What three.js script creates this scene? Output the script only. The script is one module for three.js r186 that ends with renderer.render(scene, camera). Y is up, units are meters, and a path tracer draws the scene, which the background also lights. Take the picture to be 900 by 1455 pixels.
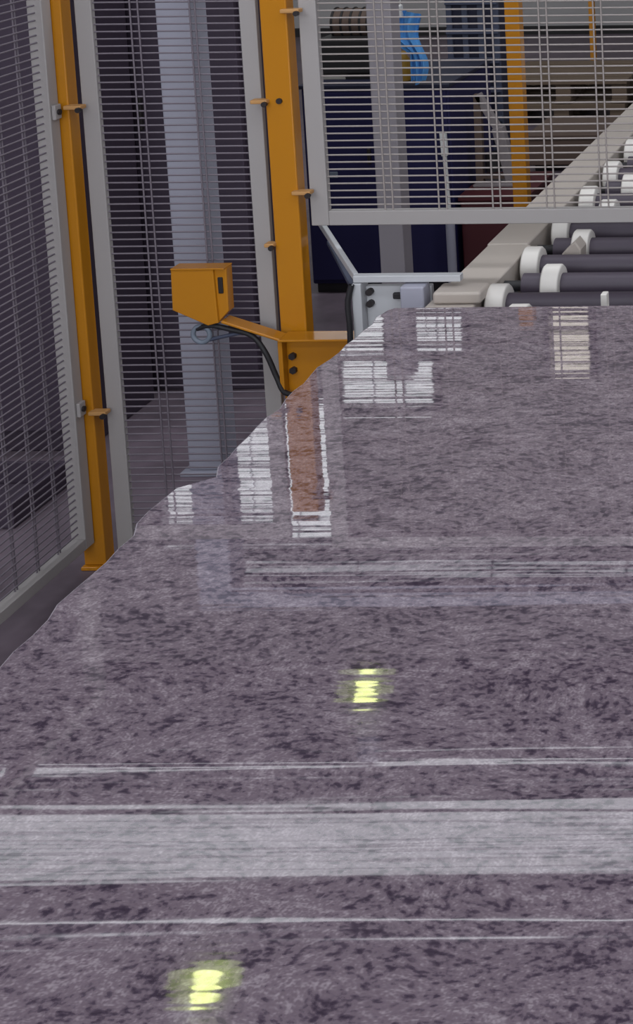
import * as THREE from 'three';
import { RoundedBoxGeometry } from 'three/addons/geometries/RoundedBoxGeometry.js';
import { mergeGeometries } from 'three/addons/utils/BufferGeometryUtils.js';
import { ImprovedNoise } from 'three/addons/math/ImprovedNoise.js';
import { RectAreaLightUniformsLib } from 'three/addons/lights/RectAreaLightUniformsLib.js';

// ---------------------------------------------------------------- camera, sky, exposure, area lights
const scene = new THREE.Scene();
scene.background = new THREE.Color(0x20222a);               // the hall is closed; nothing of it is seen
const renderer = new THREE.WebGLRenderer({ antialias: true });
renderer.toneMapping = THREE.LinearToneMapping;
renderer.toneMappingExposure = 1.17;
renderer.shadowMap.enabled = true;
RectAreaLightUniformsLib.init();

const FULL_W = 2806, FULL_H = 3018, FOCAL = 2300;            // the photograph is the lower left part of a wider view
const camera = new THREE.PerspectiveCamera(2 * Math.atan(FULL_H / 2 / FOCAL) * 180 / Math.PI, FULL_W / FULL_H, 0.05, 60);
camera.setViewOffset(FULL_W, FULL_H, 0, FULL_H / 2 + 54, 900, 1455);
camera.position.set(0, 1.67, 0);
camera.rotation.order = 'YXZ';
camera.rotation.set(-7.1 * Math.PI / 180, 0, -0.010);
scene.add(camera);

const ROOF_Y = 5.5;
const SKY_COLOR = new THREE.Color(0.93, 0.97, 1.0);
function areaLight(name, x, y, z, w, h, color, intensity, aim) {
  const l = new THREE.RectAreaLight(color, intensity, w, h);
  l.name = name; l.position.set(x, y, z); l.lookAt(x + aim[0], y + aim[1], z + aim[2]); scene.add(l);
  return l;
}
// roof lights: [z, depth across, intensity]; the first is the one mirrored in the slab
const ROOF_LIGHTS = [[-8.13, 0.62, 0.42], [-4.2, 0.8, 4.6], [-0.6, 0.8, 4.6], [3.0, 0.8, 4.4]];
const roofCuts = (w, n) => n ? [[-w / 2, w / 2]] : [[-0.31, -0.115], [-0.07, 0.04], [0.075, 0.175], [0.215, 0.31]];   // panes across
ROOF_LIGHTS.forEach(([z, w, k], n) => {
  for (const [a, b] of roofCuts(w, n)) areaLight('roof_light_area', 0, ROOF_Y - 0.075, z + (a + b) / 2, 13, b - a, SKY_COLOR, k, [0, -1, 0]);
});

// tall windows in the wall behind the viewer: [x, width], sill 1.4, head 4.6
const FRONT_WINDOWS = [[-2.6, 3.2], [1.2, 3.2], [5.0, 3.2]], SILL = 1.4, HEAD = 4.6;
for (const [x, w] of FRONT_WINDOWS) areaLight('front_window_area', x, (SILL + HEAD) / 2, 5.90, w, HEAD - SILL, SKY_COLOR, 3.4, [0, 0, -1]);

// ---------------------------------------------------------------- helpers
function rng(seed) { let s = seed >>> 0; return () => { s = (s + 0x6D2B79F5) >>> 0; let t = Math.imul(s ^ (s >>> 15), 1 | s); t = (t + Math.imul(t ^ (t >>> 7), 61 | t)) ^ t; return ((t ^ (t >>> 14)) >>> 0) / 4294967296; }; }
const used = {};
function numbered(n) { const k = used[n] = (used[n] ?? -1) + 1; return k ? `${n}_${String(k).padStart(3, '0')}` : n; }
function thing(name, label, category, [x, y, z] = [0, 0, 0], turn = 0, group) {
  const o = new THREE.Group(); o.name = numbered(name); scene.add(o);
  o.position.set(x, y, z); o.rotation.y = turn; o.userData = { label, category };
  if (group) o.userData.group = group;
  return o;
}
function part(name, geo, mat, parent, pos, rot) {
  const m = new THREE.Mesh(geo, mat); m.name = name; parent.add(m);
  if (pos) m.position.set(...pos);
  if (rot) m.rotation.set(...rot);
  return m;
}
function struct(name, geo, mat, pos, rot) {
  const m = part(name, geo, mat, scene, pos, rot); m.userData = { kind: 'structure' };
  return m;
}
const box = (w, h, d, r = 0.002) => r > 0 ? new RoundedBoxGeometry(w, h, d, 2, Math.min(r, w / 2.1, h / 2.1, d / 2.1)) : new THREE.BoxGeometry(w, h, d);
// a box from its corners: geometry stays centred, position returned
function slabBox(parent, name, mat, x0, x1, y0, y1, z0, z1, r = 0.002) {
  return part(name, box(x1 - x0, y1 - y0, z1 - z0, r), mat, parent, [(x0 + x1) / 2, (y0 + y1) / 2, (z0 + z1) / 2]);
}
const cyl = (r, h, seg = 20) => new THREE.CylinderGeometry(r, r, h, seg);
function tube(points, r, seg = 40, radial = 8) {
  return new THREE.TubeGeometry(new THREE.CatmullRomCurve3(points.map((p) => new THREE.Vector3(...p))), seg, r, radial);
}
function bar(a, b, w, h, r = 0.002) {                        // a box running from a to b
  const A = new THREE.Vector3(...a), B = new THREE.Vector3(...b), L = A.distanceTo(B);
  const g = box(L, h, w, r), m = new THREE.Matrix4(), x = B.clone().sub(A).normalize();
  const z = new THREE.Vector3().crossVectors(x, new THREE.Vector3(0, 1, 0));
  if (z.lengthSq() < 1e-6) z.set(0, 0, 1);
  z.normalize();
  const y = new THREE.Vector3().crossVectors(z, x);
  m.makeBasis(x, y, z); m.setPosition(A.add(B).multiplyScalar(0.5));
  return g.applyMatrix4(m);
}
function prism(pts, depth, bevel = 0.001) {                  // outline in x, y extruded along z, centred on z
  const s = new THREE.Shape(pts.map(([x, y]) => new THREE.Vector2(x, y)));
  const g = new THREE.ExtrudeGeometry(s, { depth: depth - 2 * bevel, bevelEnabled: bevel > 0, bevelThickness: bevel, bevelSize: bevel, bevelSegments: 2 });
  g.translate(0, 0, -depth / 2 + bevel);
  return g;
}

// ---------------------------------------------------------------- textures
const noise = new ImprovedNoise();
const N = (x, y, z) => noise.noise(x, y, z);
const smooth = (a, b, x) => { const t = Math.min(1, Math.max(0, (x - a) / (b - a))); return t * t * (3 - 2 * t); };
function canvasless(size, fill, srgb = true, w = size) {
  const d = new Uint8Array(w * size * 4), c = [0, 0, 0];
  for (let j = 0; j < size; j++) for (let i = 0; i < w; i++) {
    fill(i / w, j / size, c);
    const k = (j * w + i) * 4; d[k] = c[0]; d[k + 1] = c[1]; d[k + 2] = c[2]; d[k + 3] = 255;
  }
  const t = new THREE.DataTexture(d, w, size);
  if (srgb) t.colorSpace = THREE.SRGBColorSpace;
  t.wrapS = t.wrapT = THREE.RepeatWrapping; t.magFilter = THREE.LinearFilter; t.minFilter = THREE.LinearMipmapLinearFilter; t.generateMipmaps = true; t.needsUpdate = true;
  return t;
}
const SLAB_SPAN = 2.4;
// polished granite: lavender grey ground with dark mineral flecks that drift in swirling bands
const graniteMap = canvasless(2048, (u, v, c) => {
  const x = u * SLAB_SPAN, z = v * SLAB_SPAN;
  const wx = N(x * 5, z * 7, 1.3) * 0.030 + N(x * 17, z * 21, 4.1) * 0.007, wz = N(x * 5 + 9, z * 7, 7.7) * 0.026 + N(x * 19, z * 23, 2.9) * 0.006;
  const a = x + wx, b = z + wz + 0.12 * x;
  const big = N(a * 11, b * 22, 3.1) + 0.6 * N(a * 27, b * 52, 8.4);
  const mid = N(a * 88, b * 150, 5.5) + 0.8 * N(a * 190, b * 290, 6.6);
  const fine = N(a * 330, b * 470, 9.1) + 0.6 * N(a * 520, b * 620, 2.2);
  const dark = smooth(-0.02, 1.05, mid + 0.5 * big + 0.5 * fine);
  const light = smooth(0.0, 0.95, -mid * 0.7 - 0.4 * big + 0.6 * fine);
  const g = fine * 9 + mid * 6;
  c[0] = Math.max(0, Math.min(255, 119 - 66 * dark + 38 * light + g));
  c[1] = Math.max(0, Math.min(255, 105 - 63 * dark + 40 * light + g));
  c[2] = Math.max(0, Math.min(255, 116 - 59 * dark + 38 * light + g));
});
graniteMap.repeat.set(1 / SLAB_SPAN, 1 / SLAB_SPAN);
graniteMap.offset.set(0.5, 0.0);
// the faint waviness that polishing leaves
const waveMap = (() => {
  const n = 1024, d = new Float32Array(n * n * 4);
  for (let j = 0; j < n; j++) for (let i = 0; i < n; i++) {
    const x = i / n * SLAB_SPAN, z = j / n * SLAB_SPAN;
    const h = 0.5 + 0.30 * N(x * 0.8, z * 26, 11.5) + 0.26 * N(x * 1.1, z * 62, 3.7) + 0.07 * N(x * 4, z * 150, 5.2) + 0.02 * N(x * 60, z * 90, 1.7);
    const k = (j * n + i) * 4; d[k] = d[k + 1] = d[k + 2] = h; d[k + 3] = 1;
  }
  const t = new THREE.DataTexture(d, n, n, THREE.RGBAFormat, THREE.FloatType);
  t.wrapS = t.wrapT = THREE.RepeatWrapping; t.magFilter = THREE.LinearFilter; t.needsUpdate = true;
  t.repeat.copy(graniteMap.repeat); t.offset.copy(graniteMap.offset);
  return t;
})();
function mottled(rgb, amount, fx, fy, seed, size = 512) {     // paint or concrete: fine and coarse blotches
  return canvasless(size, (u, v, c) => {
    const f = (s) => N(u * fx * s, v * fy * s, seed);
    const k = 1 + amount * (f(1) + 0.6 * f(3.1) + 0.5 * f(9.7) + 0.4 * f(31));
    for (let q = 0; q < 3; q++) c[q] = Math.max(0, Math.min(255, rgb[q] * k));
  });
}
const concreteMap = mottled([100, 88, 98], 0.16, 6, 6, 21.5, 1024); concreteMap.repeat.set(0.25, 0.25);

// ---------------------------------------------------------------- materials
const std = (o) => new THREE.MeshStandardMaterial(o);
const M = {
  granite: new THREE.MeshPhysicalMaterial({ map: graniteMap, roughness: 0.025, bumpMap: waveMap, bumpScale: 0.00018, ior: 2.33, specularIntensity: 1.6 }),
  granite_edge: std({ color: 0x8b848d, roughness: 0.85 }),
  fence: std({ color: 0x9c9797, roughness: 0.45 }),
  wire: std({ color: 0x6f6771, roughness: 0.6 }),
  wire_pale: std({ color: 0x958d8b, roughness: 0.6 }),
  yellow: std({ color: 0xb5771a, roughness: 0.18 }),
  yellow_dull: std({ color: 0xb87a1c, roughness: 0.6 }),
  clip: std({ color: 0xb98a55, roughness: 0.5 }),
  bolt: std({ color: 0x2f2a2c, roughness: 0.5, metalness: 0.4 }),
  column: std({ color: 0x9d9dac, roughness: 0.55 }),
  post_grey: std({ color: 0x989299, roughness: 0.6 }),
  alu: std({ color: 0xb3a9a2, roughness: 0.5 }),
  machine: std({ color: 0xb6b7bc, roughness: 0.55 }),
  plastic: std({ color: 0xd9d4d0, roughness: 0.45 }),
  roller: std({ color: 0x443b48, roughness: 0.5 }),
  rubber: std({ color: 0x1c1a1f, roughness: 0.6 }),
  trestle: std({ color: 0x7d7577, roughness: 0.6 }),
  tray: std({ color: 0x2a2630, roughness: 0.8 }),
  navy: std({ color: 0x0f0a40, roughness: 0.7 }),
  navy_dark: std({ color: 0x1a1b33, roughness: 0.6 }),
  cloth: std({ color: 0x4f8fce, roughness: 0.85, side: THREE.DoubleSide }),
  ochre: std({ color: 0x8a6a1e, roughness: 0.6 }),
  red: std({ color: 0x47141c, roughness: 0.6 }),
  white: std({ color: 0xd8d8d8, roughness: 0.5 }),
  charcoal: std({ color: 0x382d3c, roughness: 0.65 }),
  charcoal_door: std({ color: 0x3d3242, roughness: 0.6 }),
  black: std({ color: 0x1d1a1c, roughness: 0.6 }),
  slate: std({ color: 0x3d4256, roughness: 0.6 }),
  brown: std({ color: 0x5b4a42, roughness: 0.75 }),
  wood: std({ color: 0x6a5a4c, roughness: 0.85 }),
  bluegrey: std({ color: 0x6d7684, roughness: 0.55 }),
  greycab: std({ color: 0x9b9791, roughness: 0.6 }),
  floor: std({ map: concreteMap, roughness: 0.55 }),
  wall: std({ color: 0x9a9798, roughness: 0.8 }),
  roof: std({ color: 0x75707a, roughness: 0.85 }),
  purlin: std({ color: 0xa5a3a6, roughness: 0.6 }),
  frame_dark: std({ color: 0x55545a, roughness: 0.6 }),
  pane: std({ color: 0xe8ecf0, roughness: 0.5, emissive: new THREE.Color(0.94, 0.97, 1.0), emissiveIntensity: 0.9 }),
  pane_dim: std({ color: 0xb8bcc4, roughness: 0.5, emissive: new THREE.Color(0.94, 0.97, 1.0), emissiveIntensity: 0.30 }),
  pane_warm: std({ color: 0xefe6d6, roughness: 0.5, emissive: new THREE.Color(1.0, 0.93, 0.80), emissiveIntensity: 0.6 }),
  roofpane: std({ color: 0xe8ecf0, roughness: 0.5, emissive: SKY_COLOR, emissiveIntensity: 0.22 }),
  lampglow: std({ color: 0xf4ffb0, emissive: new THREE.Color(0.92, 1.0, 0.38), emissiveIntensity: 2.8 }),
  lampshade: std({ color: 0x6f7376, roughness: 0.6, metalness: 0.3, side: THREE.DoubleSide }),
};

// ---------------------------------------------------------------- the hall
{
  const X0 = -8, X1 = 8, Z0 = -10, Z1 = 6, T = 0.25;
  const floorGeo = new THREE.BoxGeometry(X1 - X0 + 2 * T, T, Z1 - Z0 + 2 * T);
  const uv = floorGeo.attributes.uv, p = floorGeo.attributes.position;
  for (let i = 0; i < uv.count; i++) uv.setXY(i, p.getX(i), p.getZ(i));
  struct('floor', floorGeo, M.floor, [0, -T / 2, (Z0 + Z1) / 2]);
  struct('ceiling', new THREE.BoxGeometry(X1 - X0 + 2 * T, T, Z1 - Z0 + 2 * T), M.roof, [0, ROOF_Y + T / 2, (Z0 + Z1) / 2]);
  struct('wall_back', new THREE.BoxGeometry(X1 - X0 + 2 * T, ROOF_Y, T), M.wall, [0, ROOF_Y / 2, Z0 - T / 2]);
  struct('wall_front', new THREE.BoxGeometry(X1 - X0 + 2 * T, ROOF_Y, T), M.wall, [0, ROOF_Y / 2, Z1 + T / 2]);
  struct('wall_left', new THREE.BoxGeometry(T, ROOF_Y, Z1 - Z0), M.wall, [X0 - T / 2, ROOF_Y / 2, (Z0 + Z1) / 2]);
  struct('wall_right', new THREE.BoxGeometry(T, ROOF_Y, Z1 - Z0), M.wall, [X1 + T / 2, ROOF_Y / 2, (Z0 + Z1) / 2]);
  struct('baseboard_back', new THREE.BoxGeometry(X1 - X0, 0.05, 0.03), M.black, [0, 0.025, Z0 + 0.015]);

  // roof lights: translucent strips between steel bars
  ROOF_LIGHTS.forEach(([z, w], n) => {
    const g = new THREE.Group(); g.name = `window_${n + 1}`; g.userData = { kind: 'structure' }; g.position.set(0, ROOF_Y, z); scene.add(g);
    for (const [a, b] of roofCuts(w, n)) part('window_pane', new THREE.BoxGeometry(13, 0.03, b - a), M.roofpane, g, [0, -0.035, (a + b) / 2]);
    for (const e of [-w / 2 - 0.02, w / 2 + 0.02]) part('window_frame', new THREE.BoxGeometry(13.1, 0.06, 0.04), M.frame_dark, g, [0, -0.03, e]);
  });
  // slim light lines either side of the mirrored roof light
  [[-8.84, 0.02], [-7.53, 0.025]].forEach(([z, w], n) => {
    const g = new THREE.Group(); g.name = `window_${n + 5}`; g.userData = { kind: 'structure' }; g.position.set(0, ROOF_Y, z); scene.add(g);
    part('window_pane', new THREE.BoxGeometry(13, 0.02, w), M.pane, g, [0, -0.011, 0]);
  });
  FRONT_WINDOWS.forEach(([x, w], n) => {
    const g = new THREE.Group(); g.name = `window_${n + 20}`; g.userData = { kind: 'structure' }; g.position.set(x, 0, Z1); scene.add(g);
    for (let i = 0; i < 4; i++) part('window_pane', new THREE.BoxGeometry(w / 4 - 0.03, HEAD - SILL, 0.03), M.pane, g, [(i - 1.5) * w / 4, (SILL + HEAD) / 2, -0.035]);
    for (let i = 0; i < 5; i++) part('window_frame', new THREE.BoxGeometry(0.05, HEAD - SILL, 0.07), M.frame_dark, g, [(i - 2) * w / 4, (SILL + HEAD) / 2, -0.04]);
    for (const y of [SILL, HEAD]) part('window_frame', new THREE.BoxGeometry(w + 0.05, 0.06, 0.07), M.frame_dark, g, [0, y, -0.04]);
  });
  // high windows in the far wall: [x0, x1, y0, y1, columns, rows, warm]
  const W = [[-5.35, -4.22, 3.74, 4.62, 4, 5], [-4.16, -3.57, 3.44, 3.74, 3, 2], [-3.71, -3.37, 3.15, 3.37, 2, 2], [-5.4, -3.87, 2.6, 3.40, 6, 3], [-2.81, -2.56, 3.12, 3.53, 1, 3, 1], [-5.02, 2.0, 4.83, 4.98, 8, 1, 2]];
  W.forEach(([x0, x1, y0, y1, nx, ny, warm], n) => {
    const g = new THREE.Group(); g.name = `window_${n + 10}`; g.userData = { kind: 'structure' }; g.position.set(0, 0, Z0); scene.add(g);
    const f = 0.035, fr = [];
    const add = (a, b, c, d) => fr.push(new THREE.BoxGeometry(b - a, d - c, 0.06).translate((a + b) / 2, (c + d) / 2, 0.03));
    add(x0 - f, x1 + f, y0 - f, y0); add(x0 - f, x1 + f, y1, y1 + f); add(x0 - f, x0, y0, y1); add(x1, x1 + f, y0, y1);
    part('window_frame', mergeGeometries(fr), M.frame_dark, g);
    part('window_bars', new THREE.BoxGeometry(x1 - x0, y1 - y0, 0.01), M.frame_dark, g, [(x0 + x1) / 2, (y0 + y1) / 2, 0.006]);
    for (let i = 0; i < nx; i++) for (let j = 0; j < ny; j++) {
      const w = (x1 - x0) / nx, h = (y1 - y0) / ny;
      part('window_pane', new THREE.BoxGeometry(w - 0.02, h - 0.04, 0.02), warm === 2 ? M.pane_dim : warm ? M.pane_warm : M.pane, g, [x0 + w * (i + 0.5), y0 + h * (j + 0.5), 0.02]);
    }
    areaLight('window_light_area', (x0 + x1) / 2, (y0 + y1) / 2, Z0 + 0.075, x1 - x0, y1 - y0, warm === 1 ? new THREE.Color(1, 0.93, 0.8) : SKY_COLOR, warm === 2 ? 0.1 : 0.15, [0, 0, 1]);
  });
}

// ---------------------------------------------------------------- granite slab
const SLAB_Y = 0.67;
{
  const r = rng(7), pts = [];
  // left edge is rough, chipped; the rest sawn
  for (let z = 0.55; z < 2.88; z += 0.035) {
    let x = -1.122 + (r() - 0.5) * 0.010 + 0.004 * Math.sin(z * 9);
    if (z > 2.02 && z < 2.16) x -= 0.022;                                  // a lobe left by the saw
    if (z > 2.16 && z < 2.22) x += 0.012;
    pts.push([x, z]);
  }
  pts.push([-1.116, 2.900], [-1.108, 2.91], [0.2, 2.912], [1.1, 2.912], [1.1, 0.55]);
  const s = new THREE.Shape(pts.map(([x, z]) => new THREE.Vector2(x, z)));
  const g = new THREE.ExtrudeGeometry(s, { depth: 0.026, bevelEnabled: true, bevelThickness: 0.002, bevelSize: 0.002, bevelSegments: 2 });
  g.rotateX(-Math.PI / 2); g.translate(0, SLAB_Y - 0.028, 0);
  const slab = new THREE.Mesh(g, [M.granite, M.granite_edge]); slab.name = 'granite_slab'; scene.add(slab);
  slab.userData = { label: 'polished lavender grey granite slab with rough left edge lying on the conveyor', category: 'stone slab' };
}

// ---------------------------------------------------------------- roller conveyor
{
  const t = thing('roller_conveyor', 'pale framed roller conveyor with dark rollers and white rings, running back behind the granite slab', 'conveyor');
  const beam = (z0, z1, x0, x1) => {
    const b = slabBox(t, 'side_beam', M.alu, x0, x1, 0.54, 0.62, z1, z0, 0.004);
    return b;
  };
  beam(-0.6, -3.47, -1.108, -1.012); beam(-3.475, -6.6, -1.112, -1.02); beam(-0.6, -6.6, 1.0, 1.09);
  slabBox(t, 'end_block', M.alu, -1.095, -1.0, 0.6205, 0.645, -3.135, -3.07, 0.006);
  for (const z of [-1.0, -3.4, -6.2]) for (const x of [-1.06, 1.045]) slabBox(t, 'leg', M.alu, x - 0.035, x + 0.035, 0, 0.54, z - 0.035, z + 0.035, 0.004);
  slabBox(t, 'drip_tray', M.tray, -1.0, 0.99, 0.40, 0.41, -6.5, -0.7, 0.002);
  const tubeG = cyl(0.026, 1.94, 24).rotateZ(Math.PI / 2), shaftG = cyl(0.011, 2.02, 12).rotateZ(Math.PI / 2);
  const ringG = new THREE.LatheGeometry([[0.026, -0.019], [0.041, -0.019], [0.0445, -0.015], [0.0445, 0.015], [0.041, 0.019], [0.026, 0.019]].map(([a, b]) => new THREE.Vector2(a, b)), 28).rotateZ(Math.PI / 2);
  const Y = 0.595;
  for (let k = 0; k < 45; k++) {
    const z = -0.76 - k * 0.125;
    const far = k % 2 === 1;
    const ro = part('roller', tubeG, M.roller, t, [0.0, Y, z]);
    part('shaft', shaftG, M.rubber, ro);
    for (const x of far ? [-0.984, -0.40, 0.1, 0.6] : [-0.908, -0.60, -0.15, 0.35, 0.85]) part('ring', ringG, M.plastic, ro, [x, 0, 0]);
    if (!far) part('bearing_block', box(0.022, 0.035, 0.04, 0.004), M.machine, t, [-1.0, Y - 0.02, z]);
  }
  // pale bearing bracket between two rollers
  for (const z of [-3.4475, -4.1975]) {
    const b = part('bearing_bracket', prism([[-0.018, -0.05], [0.018, -0.05], [0.018, 0.03], [0.008, 0.045], [-0.018, 0.02]], 0.05, 0.003), M.alu, t, [-0.912, 0.59, z]);
    part('bolt', cyl(0.007, 0.008, 12).rotateX(Math.PI / 2), M.ochre, b, [0, -0.015, 0.027]);
  }
  part('end_bracket', mergeGeometries([box(0.012, 0.045, 0.02, 0.002).translate(-0.744, 0.636, -3.02), box(0.12, 0.014, 0.02, 0.002).translate(-0.69, 0.622, -3.02)]), M.plastic, t);
}

// ---------------------------------------------------------------- grey machine frame beside the conveyor end
{
  const t = thing('machine_stand', 'grey bolted steel machine frame just left of the conveyor end', 'machine');
  slabBox(t, 'top_rail', M.machine, -1.263, -1.05, 0.655, 0.669, -3.125, -3.105, 0.002);
  slabBox(t, 'side_plate', M.machine, -1.246, -1.115, 0.30, 0.642, -3.14, -3.125, 0.002);
  slabBox(t, 'post', M.machine, -1.265, -1.246, 0.0, 0.654, -3.14, -3.10, 0.002);
  slabBox(t, 'post', M.machine, -1.14, -1.118, 0.0, 0.30, -3.14, -3.11, 0.002);
  slabBox(t, 'junction_box', M.column, -1.164, -1.117, 0.60, 0.652, -3.124, -3.085, 0.004);
  for (const y of [0.636, 0.612]) part('bolt', cyl(0.007, 0.012, 10).rotateX(Math.PI / 2), M.bolt, t, [-1.236, y - 0.004, -3.119]);
  slabBox(t, 'latch', M.rubber, -1.19, -1.166, 0.617, 0.630, -3.124, -3.115, 0.003);
  part('brace', bar([-1.262, 0.662, -3.12], [-1.46, 0.690, -3.43], 0.010, 0.016), M.machine, t);
  part('brace', bar([-1.262, 0.60, -3.14], [-1.45, 0.635, -3.45], 0.010, 0.010), M.slate, t);
  part('cable', tube([[-1.262, 0.655, -3.095], [-1.27, 0.62, -3.092], [-1.268, 0.57, -3.09], [-1.272, 0.45, -3.09], [-1.27, 0.02, -3.09]], 0.006), M.rubber, t);
}

// ---------------------------------------------------------------- safety fence
const PITCH = 0.015;
const wireH = new THREE.CylinderGeometry(0.0018, 0.0018, 1, 6, 1, true).rotateZ(Math.PI / 2), wireV = new THREE.CylinderGeometry(0.0018, 0.0018, 1, 6, 1, true);
// a panel in its own x-y plane from (0, 0): stiles, rails, level wires and pairs of upright wires
function meshFence(label, at, turn, width, y0, y1, stile, rail, uprights, depth = 0.028, wm = M.wire) {
  const t = thing('mesh_fence', label, 'fence', at, turn);
  slabBox(t, 'stile', M.fence, 0, stile, y0, y1, -depth / 2, depth / 2, 0.002);
  slabBox(t, 'stile', M.fence, width - stile, width, y0, y1, -depth / 2, depth / 2, 0.002);
  slabBox(t, 'rail', M.fence, stile, width - stile, y0, y0 + rail, -depth / 2, depth / 2, 0.002);
  slabBox(t, 'rail', M.fence, stile, width - stile, y1 - rail, y1, -depth / 2, depth / 2, 0.002);
  const L = width - 2 * stile;
  for (let y = y0 + rail + PITCH * 0.7; y < y1 - rail - 0.004; y += PITCH) part('level_wire', wireH, wm, t, [width / 2, y, 0]).scale.set(L, 1, 1);
  for (const x of uprights) part('upright_wire', wireV, wm, t, [x, (y0 + y1) / 2, 0.0042]).scale.set(1, y1 - y0 - 2 * rail, 1);
  return t;
}
{
  // frontal panel between the two yellow posts
  meshFence('narrow grey mesh fence panel between the two yellow posts, a wide grey column behind it', [-1.850, 0, -3.25], 0, 0.367, 0.03, 1.285, 0.034, 0.035, [0.111, 0.127, 0.232, 0.243], 0.014);
  // right-hand panel hung high over the conveyor
  const ups = [];
  for (let x = 0.152; x < 1.55; x += 0.111) ups.push(x, x + 0.016);
  meshFence('wide grey mesh fence panel hanging clear of the floor above the roller conveyor', [-1.396, 0, -3.25], 0, 1.62, 0.733, 1.313, 0.036, 0.031, ups, 0.018, M.wire_pale);
  // left panel runs towards the camera
  const upl = [];
  for (let x = 0.090; x < 1.3; x += 0.074) upl.push(x, x + 0.008);
  meshFence('steeply foreshortened grey mesh fence panel running along the left side towards the viewer', [-1.9, 0, -3.222], -Math.PI / 2, 1.4, 0.060, 1.62, 0.032, 0.024, upl, 0.03);
}
function fencePost(label, x, z, h, w) {
  const t = thing('fence_post', label, 'fence post', [x, 0, z]);
  slabBox(t, 'tube', M.yellow, -w / 2, w / 2, 0.008, h, -0.012, 0.025, 0.003);
  slabBox(t, 'foot_plate', M.yellow, -0.026, 0.026, 0, 0.008, -0.03, 0.034, 0.002);
  slabBox(t, 'cap', M.rubber, -w / 2 + 0.001, w / 2 - 0.001, h, h + 0.006, -0.011, 0.024, 0.002);
  return t;
}
{
  const a = fencePost('yellow fence post at the corner, foot showing beside the slab’s left edge', -1.8895, -3.25, 1.225, 0.045);
  const b = fencePost('yellow fence post that carries the orange bracket, mirrored in the slab', -1.440, -3.25, 1.225, 0.054);
  // clips that hold the panels
  const clip = (t, x, y, z, w) => {
    const c = part('clip', box(w, 0.008, 0.022, 0.002), M.clip, t, [x, y, z]);
    part('screw', cyl(0.0055, 0.008, 10).rotateX(Math.PI / 2), M.bolt, c, [w / 2 - 0.004, -0.004, 0.013]);
  };
  clip(a, 0.036, 0.991, 0.027, 0.036); clip(a, 0.036, 0.345, 0.027, 0.036);
  clip(b, -0.036, 0.999, 0.027, 0.034); clip(b, 0.038, 0.809, 0.027, 0.038); clip(b, 0.038, 1.184, 0.027, 0.038); clip(b, -0.034, 0.700, 0.027, 0.02);
  part('screw', cyl(0.006, 0.006, 10).rotateX(Math.PI / 2), M.bolt, b, [0.002, 0.999, 0.027]);
  for (const y of [0.985, 0.36]) { const l = part('latch', box(0.008, 0.03, 0.022, 0.002), M.fence, a, [0.009, y, 0.045]); part('screw', cyl(0.006, 0.006, 10).rotateZ(Math.PI / 2), M.bolt, l, [0.005, 0, 0]); }
}

// ---------------------------------------------------------------- sensor bracket on the post
{
  const t = thing('sensor_bracket', 'orange steel bracket with boxy sensor hood on a bent arm, bolted to the post', 'bracket', [-1.44, 0, -3.2]);
  // local x from the post's middle, z towards the viewer
  slabBox(t, 'web', M.yellow, -0.003, 0.30, 0.36, 0.511, 0.0, 0.006, 0.001);
  slabBox(t, 'flange', M.yellow, -0.012, -0.003, 0.400, 0.511, -0.018, 0.026, 0.001);
  slabBox(t, 'top_plate', M.yellow, -0.008, 0.30, 0.512, 0.517, -0.018, 0.034, 0.0015);
  for (const y of [0.474, 0.444]) part('bolt', new THREE.CylinderGeometry(0.0075, 0.0075, 0.010, 6).rotateX(Math.PI / 2), M.bolt, t, [0.010, y, 0.010]);
  part('arm', bar([-0.006, 0.5145, 0.012], [-0.122, 0.555, 0.012], 0.036, 0.006), M.yellow, t);
  // bent sheet hood: outline of the face, folded top and side
  const face = prism([[-0.212, 0.664], [-0.130, 0.664], [-0.127, 0.556], [-0.146, 0.551], [-0.214, 0.583]], 0.030, 0.002);
  const hood = part('hood', face, M.yellow, t, [0, 0, 0.02]);
  part('hood_lip', prism([[-0.130, 0.665], [-0.106, 0.665], [-0.107, 0.578], [-0.127, 0.556]], 0.026, 0.002), M.yellow, hood, [0, 0, -0.004]);
  part('lens', box(0.010, 0.034, 0.004, 0.002), M.bolt, hood, [-0.117, 0.632, 0.0105]);
  slabBox(t, 'hood_cover', M.yellow, -0.213, -0.105, 0.6665, 0.6695, 0.0, 0.038, 0.001);
  part('cable_gland', new THREE.TorusGeometry(0.017, 0.005, 10, 24), M.bluegrey, t, [-0.168, 0.526, 0.02]);
  part('cable', tube([[-0.176, 0.538, 0.02], [-0.150, 0.545, 0.022], [-0.110, 0.536, 0.02], [-0.066, 0.522, 0.02], [-0.040, 0.488, 0.022], [-0.020, 0.435, 0.022], [-0.006, 0.404, 0.024], [0.006, 0.396, 0.02]], 0.0055, 60), M.rubber, t);
  part('cable', tube([[-0.160, 0.512, 0.018], [-0.125, 0.520, 0.018], [-0.085, 0.528, 0.018]], 0.004, 20), M.slate, t);
}

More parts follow.
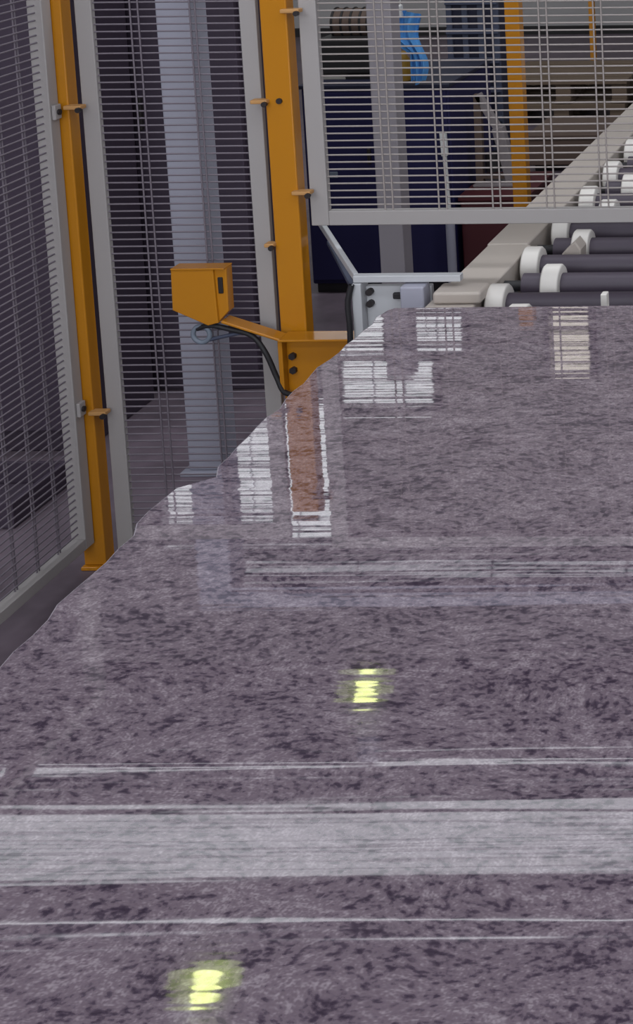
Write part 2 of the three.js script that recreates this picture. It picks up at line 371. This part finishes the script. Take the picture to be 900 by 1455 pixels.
// ---------------------------------------------------------------- gantry and posts behind the fence
{
  const t = thing('gantry', 'wide grey upright and crossbeam of a gantry standing behind the narrow fence panel', 'gantry', [-1.874, 0, -3.72]);
  slabBox(t, 'column', M.column, -0.040, 0.040, 0.01, 1.64, -0.04, 0.04, 0.004);
  slabBox(t, 'foot_plate', M.column, -0.055, 0.055, 0, 0.01, -0.055, 0.055, 0.002);
  slabBox(t, 'column', M.column, 3.2, 3.28, 0.0, 1.64, -0.04, 0.04, 0.004);
  slabBox(t, 'crossbeam', M.column, -0.040, 3.28, 1.64, 1.67, -0.04, 0.04, 0.004);

  const c = thing('steel_post', 'slim grey square post standing in front of the navy blue cabinet', 'post', [-1.776, 0, -4.7]);
  slabBox(c, 'tube', M.post_grey, -0.036, 0.036, 0.01, 1.49, -0.036, 0.036, 0.004);
  slabBox(c, 'foot_plate', M.post_grey, -0.06, 0.06, 0, 0.01, -0.06, 0.06, 0.002);

  const y = thing('yellow_post', 'yellow post seen through the right mesh panel, left of the conveyor beam', 'post', [-1.362, 0, -4.6]);
  slabBox(y, 'tube', M.yellow, -0.021, 0.021, 0.008, 1.30, -0.021, 0.021, 0.003);
  slabBox(y, 'foot_plate', M.yellow, -0.045, 0.045, 0, 0.008, -0.045, 0.045, 0.002);

  const o = thing('orange_post', 'thin orange post far off near the right edge behind the mesh', 'post', [-1.99, 0, -8.05]);
  slabBox(o, 'tube', M.yellow_dull, -0.014, 0.014, 0.006, 1.0, -0.014, 0.014, 0.003);
  slabBox(o, 'foot_plate', M.yellow_dull, -0.03, 0.03, 0, 0.006, -0.03, 0.03, 0.001);
}

// ---------------------------------------------------------------- machines and odds and ends behind the fence
{
  // dark machine cabinets behind the left panels: [x0, x1, front z, height, depth, label]
  const cabinets = [
    [-2.56, -1.965, -4.19, 1.30, 0.3, 'dark charcoal steel cabinet seen through the narrow mesh panel'],
    [-2.78, -2.235, -3.80, 1.34, 0.35, 'dark charcoal steel cabinet seen through the left mesh panel, nearer to the viewer'],
  ];
  for (const [x0, x1, z, h, d, label] of cabinets) {
    const t = thing('machine_cabinet', label, 'cabinet', [(x0 + x1) / 2, 0, z - d / 2]);
    const w = x1 - x0;
    slabBox(t, 'body', M.charcoal, -w / 2, w / 2, 0.0, h, -d / 2, d / 2 - 0.02, 0.004);
    for (const s of [-1, 1]) {
      const dr = slabBox(t, 'door', M.charcoal_door, s < 0 ? -w / 2 + 0.008 : 0.004, s < 0 ? -0.004 : w / 2 - 0.008, 0.06, h - 0.02, d / 2 - 0.02, d / 2, 0.003);
      part('handle', box(0.012, 0.09, 0.014, 0.003), M.bolt, dr, [-s * (w / 4 - 0.03), 0.1, 0.017]);
    }
  }
  const lb = thing('floor_tray', 'low dark metal tray on the floor behind the left mesh panel', 'tray', [-2.36, 0, -3.52]);
  slabBox(lb, 'base', M.charcoal, -0.22, 0.19, 0, 0.01, -0.11, 0.11, 0.002);
  for (const z of [-0.105, 0.105]) slabBox(lb, 'rim', M.charcoal_door, -0.22, 0.19, 0.01, 0.06, z - 0.005, z + 0.005, 0.001);
  for (const x of [-0.215, 0.185]) slabBox(lb, 'rim', M.charcoal_door, x - 0.005, x + 0.005, 0.01, 0.06, -0.1, 0.1, 0.001);
  // navy cabinet
  const b = thing('navy_cabinet', 'navy blue steel cabinet with a flat top, behind the slim grey post', 'cabinet', [-1.93, 0, -5.22]);
  slabBox(b, 'body', M.navy, -0.235, 0.23, 0.03, 0.665, -0.22, 0.21, 0.006);
  slabBox(b, 'top', M.navy_dark, -0.24, 0.235, 0.665, 0.678, -0.225, 0.222, 0.003);
  slabBox(b, 'plinth', M.black, -0.225, 0.22, 0.0, 0.03, -0.21, 0.2, 0.002);
  for (const s of [-1, 1]) {
    const dr = slabBox(b, 'door', M.navy, s < 0 ? -0.228 : 0.003, s < 0 ? -0.003 : 0.223, 0.045, 0.655, 0.21, 0.22, 0.003);
    part('handle', box(0.01, 0.05, 0.012, 0.003), M.bolt, dr, [-s * 0.09, 0.1, 0.011]);
  }
  const sw = slabBox(b, 'label_plate', M.bluegrey, -0.155, -0.13, 0.38, 0.40, 0.2205, 0.223, 0.001); sw.name = 'plate';

  // dark power unit on the navy cabinet
  const k = thing('power_unit', 'dark brown black power unit standing on the navy cabinet', 'machine', [-2.055, 0.678, -5.2]);
  slabBox(k, 'body', M.black, -0.09, 0.095, 0.012, 0.13, -0.08, 0.1, 0.01);
  slabBox(k, 'base', M.greycab, -0.10, 0.0, 0.0, 0.012, -0.08, 0.11, 0.002);
  slabBox(k, 'base', M.black, 0.001, 0.10, 0.0, 0.012, -0.08, 0.11, 0.002);
  part('motor', cyl(0.05, 0.13, 20).rotateZ(Math.PI / 2), M.brown, k, [0.0, 0.165, 0.0]);
  for (const x of [-0.06, -0.03, 0.0, 0.03, 0.055]) part('fin', new THREE.TorusGeometry(0.05, 0.004, 6, 20).rotateY(Math.PI / 2), M.black, k, [x, 0.165, 0.0]);

  // hanging light blue cloth
  const c = thing('blue_cloth', 'light blue cloth hanging by a white peg above the navy cabinet', 'cloth', [-1.80, 0.69, -4.98]);
  {
    const P = new THREE.PlaneGeometry(1, 1, 24, 40), p = P.attributes.position;
    for (let i = 0; i < p.count; i++) {
      const u = p.getX(i) + 0.5, v = p.getY(i) + 0.5;                       // v: 0 bottom, 1 top
      const left = v > 0.62 ? -0.062 - 0.012 * Math.sin((v - 0.62) * 8) : -0.062 + 0.060 * Math.min(1, (0.62 - v) / 0.2) ** 0.8;
      const right = 0.038 + 0.01 * Math.sin(v * 7) - 0.006 * v;
      const top = 0.208 + 0.018 * Math.sin(u * Math.PI);
      p.setXYZ(i, left + (right - left) * u, v * top + 0.006 * Math.sin(u * 9) * (1 - v), 0.010 * Math.sin(u * 16 + v * 3) + 0.006 * Math.sin(u * 31 - v * 5) + 0.012 * Math.sin(u * Math.PI));
    }
    P.computeVertexNormals();
    const back = P.clone().translate(0, 0, -0.003);
    part('drape', mergeGeometries([P, back]), M.cloth, c);
    slabBox(c, 'peg', M.white, -0.030, -0.018, 0.205, 0.245, -0.002, 0.018, 0.003);
    part('cord', tube([[-0.024, 0.24, 0.005], [-0.024, 0.5, 0.0], [0.0, 0.79, -0.012], [0.02, 0.795, -0.06], [0.024, 0.79, 0.22]].slice(0, 3), 0.002, 20, 6), M.white, c);
  }
  // ochre can beside it
  const o = thing('ochre_can', 'small ochre brown can on the navy cabinet beside the hanging cloth', 'can', [-1.858, 0.678, -5.06]);
  part('body', new THREE.LatheGeometry([[0, 0], [0.02, 0], [0.022, 0.004], [0.022, 0.07], [0.014, 0.084], [0.012, 0.095], [0, 0.095]].map(([a, q]) => new THREE.Vector2(a, q)), 20), M.ochre, o);

  // slate-blue mesh-sided crate stack
  const cr = thing('lattice_crate', 'dark slate blue lattice crate standing upright beside the hanging blue cloth', 'crate', [-1.755, 0, -5.75]);
  slabBox(cr, 'core', M.navy_dark, -0.15, 0.02, 0.02, 0.98, -0.12, 0.095, 0.004);
  for (let i = 0; i < 4; i++) slabBox(cr, 'upright_slat', M.slate, -0.155 + i * 0.055, -0.135 + i * 0.055, 0.0, 0.99, 0.097, 0.110, 0.002);
  for (let j = 0; j < 9; j++) slabBox(cr, 'level_slat', M.slate, -0.155, 0.030, 0.10 + j * 0.105, 0.12 + j * 0.105, 0.110, 0.120, 0.002);

  // red base
  const rd = thing('red_base', 'low dark red steel box on the floor left of the conveyor beam', 'machine base', [-1.60, 0, -5.17]);
  slabBox(rd, 'body', M.red, -0.085, 0.13, 0.0, 0.295, -0.15, 0.15, 0.006);
  slabBox(rd, 'rim', M.red, -0.09, 0.135, 0.295, 0.312, -0.155, 0.157, 0.003);
  for (const x of [-0.05, 0.095]) part('bolt', cyl(0.008, 0.008, 10).rotateX(Math.PI / 2), M.bolt, rd, [x, 0.26, 0.152]);

  // white rod in a grey socket
  const wr = thing('white_rod', 'slim white rod standing in a grey tube in front of the dark red box', 'rod', [-1.696, 0, -4.95]);
  part('socket', cyl(0.014, 0.25, 16), M.column, wr, [0.0, 0.125, 0]);
  part('rod', bar([0, 0.24, 0], [-0.008, 0.53, 0], 0.011, 0.011), M.white, wr);
  part('grip', bar([-0.005, 0.46, 0], [-0.008, 0.535, 0], 0.018, 0.018), M.white, wr);
  slabBox(wr, 'foot', M.column, -0.03, 0.03, 0, 0.006, -0.03, 0.03, 0.001);

  // grey trestle
  const tr = thing('steel_trestle', 'grey bent steel stand with a sloping strut, standing on the dark red box', 'stand', [-1.605, 0.312, -5.16]);
  part('strut', bar([-0.052, 0.30, 0], [0.012, 0.18, 0], 0.024, 0.024), M.trestle, tr);
  part('strut', bar([0.010, 0.19, 0], [0.05, 0.008, 0], 0.036, 0.036), M.trestle, tr);
  part('upright', bar([-0.052, 0.30, 0], [-0.056, 0.008, 0], 0.024, 0.024), M.brown, tr);
  slabBox(tr, 'tie', M.brown, -0.05, 0.04, 0.02, 0.036, -0.01, 0.01, 0.002);
  slabBox(tr, 'base', M.trestle, -0.07, 0.085, 0.0, 0.008, -0.04, 0.04, 0.002);
  part('motor', cyl(0.025, 0.06, 16), M.black, tr, [-0.012, 0.075, 0.0]);

  // pale cabinet far back, left of the yellow post
  const g = thing('pale_cabinet', 'pale grey cabinet far back, left of the yellow post behind the mesh', 'cabinet', [-2.55, 0, -8.2]);
  slabBox(g, 'body', M.greycab, -0.12, 0.12, 0.10, 0.75, -0.12, 0.12, 0.006);
  slabBox(g, 'door', M.greycab, -0.11, 0.11, 0.12, 0.73, 0.12, 0.13, 0.003);
  slabBox(g, 'plinth', M.black, -0.11, 0.11, 0.0, 0.10, -0.11, 0.11, 0.002);

  const p = thing('blue_grey_pipe', 'blue grey pipe standing just right of the yellow post behind the mesh', 'pipe', [-2.38, 0, -7.6]);
  part('tube', cyl(0.026, 0.36, 20), M.bluegrey, p, [0, 0.19, 0]);
  part('flange', cyl(0.05, 0.012, 20), M.bluegrey, p, [0, 0.006, 0]);
  part('cap', new THREE.SphereGeometry(0.026, 16, 10, 0, Math.PI * 2, 0, Math.PI / 2), M.bluegrey, p, [0, 0.37, 0]);

  // pallets: each with boards and blocks
  const pallet = (x, y, z, label, group) => {
    const t = thing('pallet', label, 'pallet', [x, y, z], 0, group);
    for (let i = 0; i < 5; i++) slabBox(t, 'deck_board', M.wood, -0.3, 0.3, 0.09, 0.11, -0.25 + i * 0.105, -0.25 + i * 0.105 + 0.085, 0.002);
    for (const bx of [-0.26, 0, 0.26]) { slabBox(t, 'runner', M.wood, bx - 0.035, bx + 0.035, 0, 0.018, -0.25, 0.255, 0.002); for (const bz of [-0.2, 0, 0.2]) slabBox(t, 'block', M.wood, bx - 0.035, bx + 0.035, 0.018, 0.09, bz - 0.04, bz + 0.04, 0.002); }
  };
  pallet(-1.98, 0, -7.6, 'lower brownish wooden pallet of the left stack behind the mesh');
  pallet(-1.97, 0.112, -7.61, 'upper brownish wooden pallet of the left stack behind the mesh');
  pallet(-1.33, 0, -7.62, 'lower brownish wooden pallet of the right stack behind the mesh');
  pallet(-1.34, 0.112, -7.6, 'upper brownish wooden pallet of the right stack behind the mesh');
  const rk = thing('brown_chest', 'low brown chest on the floor between yellow post and conveyor beam', 'chest', [-1.68, 0, -6.7]);
  slabBox(rk, 'body', M.brown, -0.22, 0.2, 0.03, 0.14, -0.18, 0.18, 0.006);
  slabBox(rk, 'lid', M.brown, -0.225, 0.205, 0.14, 0.16, -0.185, 0.185, 0.004);
  for (const x of [-0.18, 0.16]) slabBox(rk, 'foot', M.black, x - 0.02, x + 0.02, 0, 0.03, -0.15, 0.15, 0.002);
}

// ---------------------------------------------------------------- high-bay lamps mirrored in the slab
function highBay(x, z, label) {
  const y = 4.72, t = thing('high_bay_lamp', label, 'lamp', [x, y, z]);
  part('shade', new THREE.LatheGeometry([[0.05, 0.30], [0.07, 0.22], [0.11, 0.14], [0.15, 0.04], [0.16, 0.0], [0.156, 0.0], [0.146, 0.04], [0.106, 0.14], [0.066, 0.22]].map(([a, b]) => new THREE.Vector2(a, b)), 32), M.lampshade, t);
  part('housing', cyl(0.06, 0.16, 20), M.column, t, [0, 0.37, 0]);
  part('rod', cyl(0.008, ROOF_Y - y - 0.45, 8), M.bolt, t, [0, 0.45 + (ROOF_Y - y - 0.45) / 2, 0]);
  part('bulb', new THREE.SphereGeometry(0.06, 24, 16).scale(1, 1.5, 1), M.lampglow, t, [0, 0.06, 0]);
  const l = new THREE.PointLight(new THREE.Color(0.86, 1.0, 0.3), 0.4); l.name = 'lamp_light'; l.shadow.radius = 3; l.position.set(0, 0.06, 0); t.add(l);
}
highBay(-3.487, -8.41, 'far high-bay lamp, its yellow green bulb mirrored in the middle of the slab');
highBay(-3.33, -6.22, 'near high-bay lamp, its yellow green bulb mirrored at the slab’s front end');

scene.traverse((o) => { if (o.isMesh) { o.castShadow = o.receiveShadow = true; } if (o.isPointLight) o.castShadow = true; });
renderer.render(scene, camera);
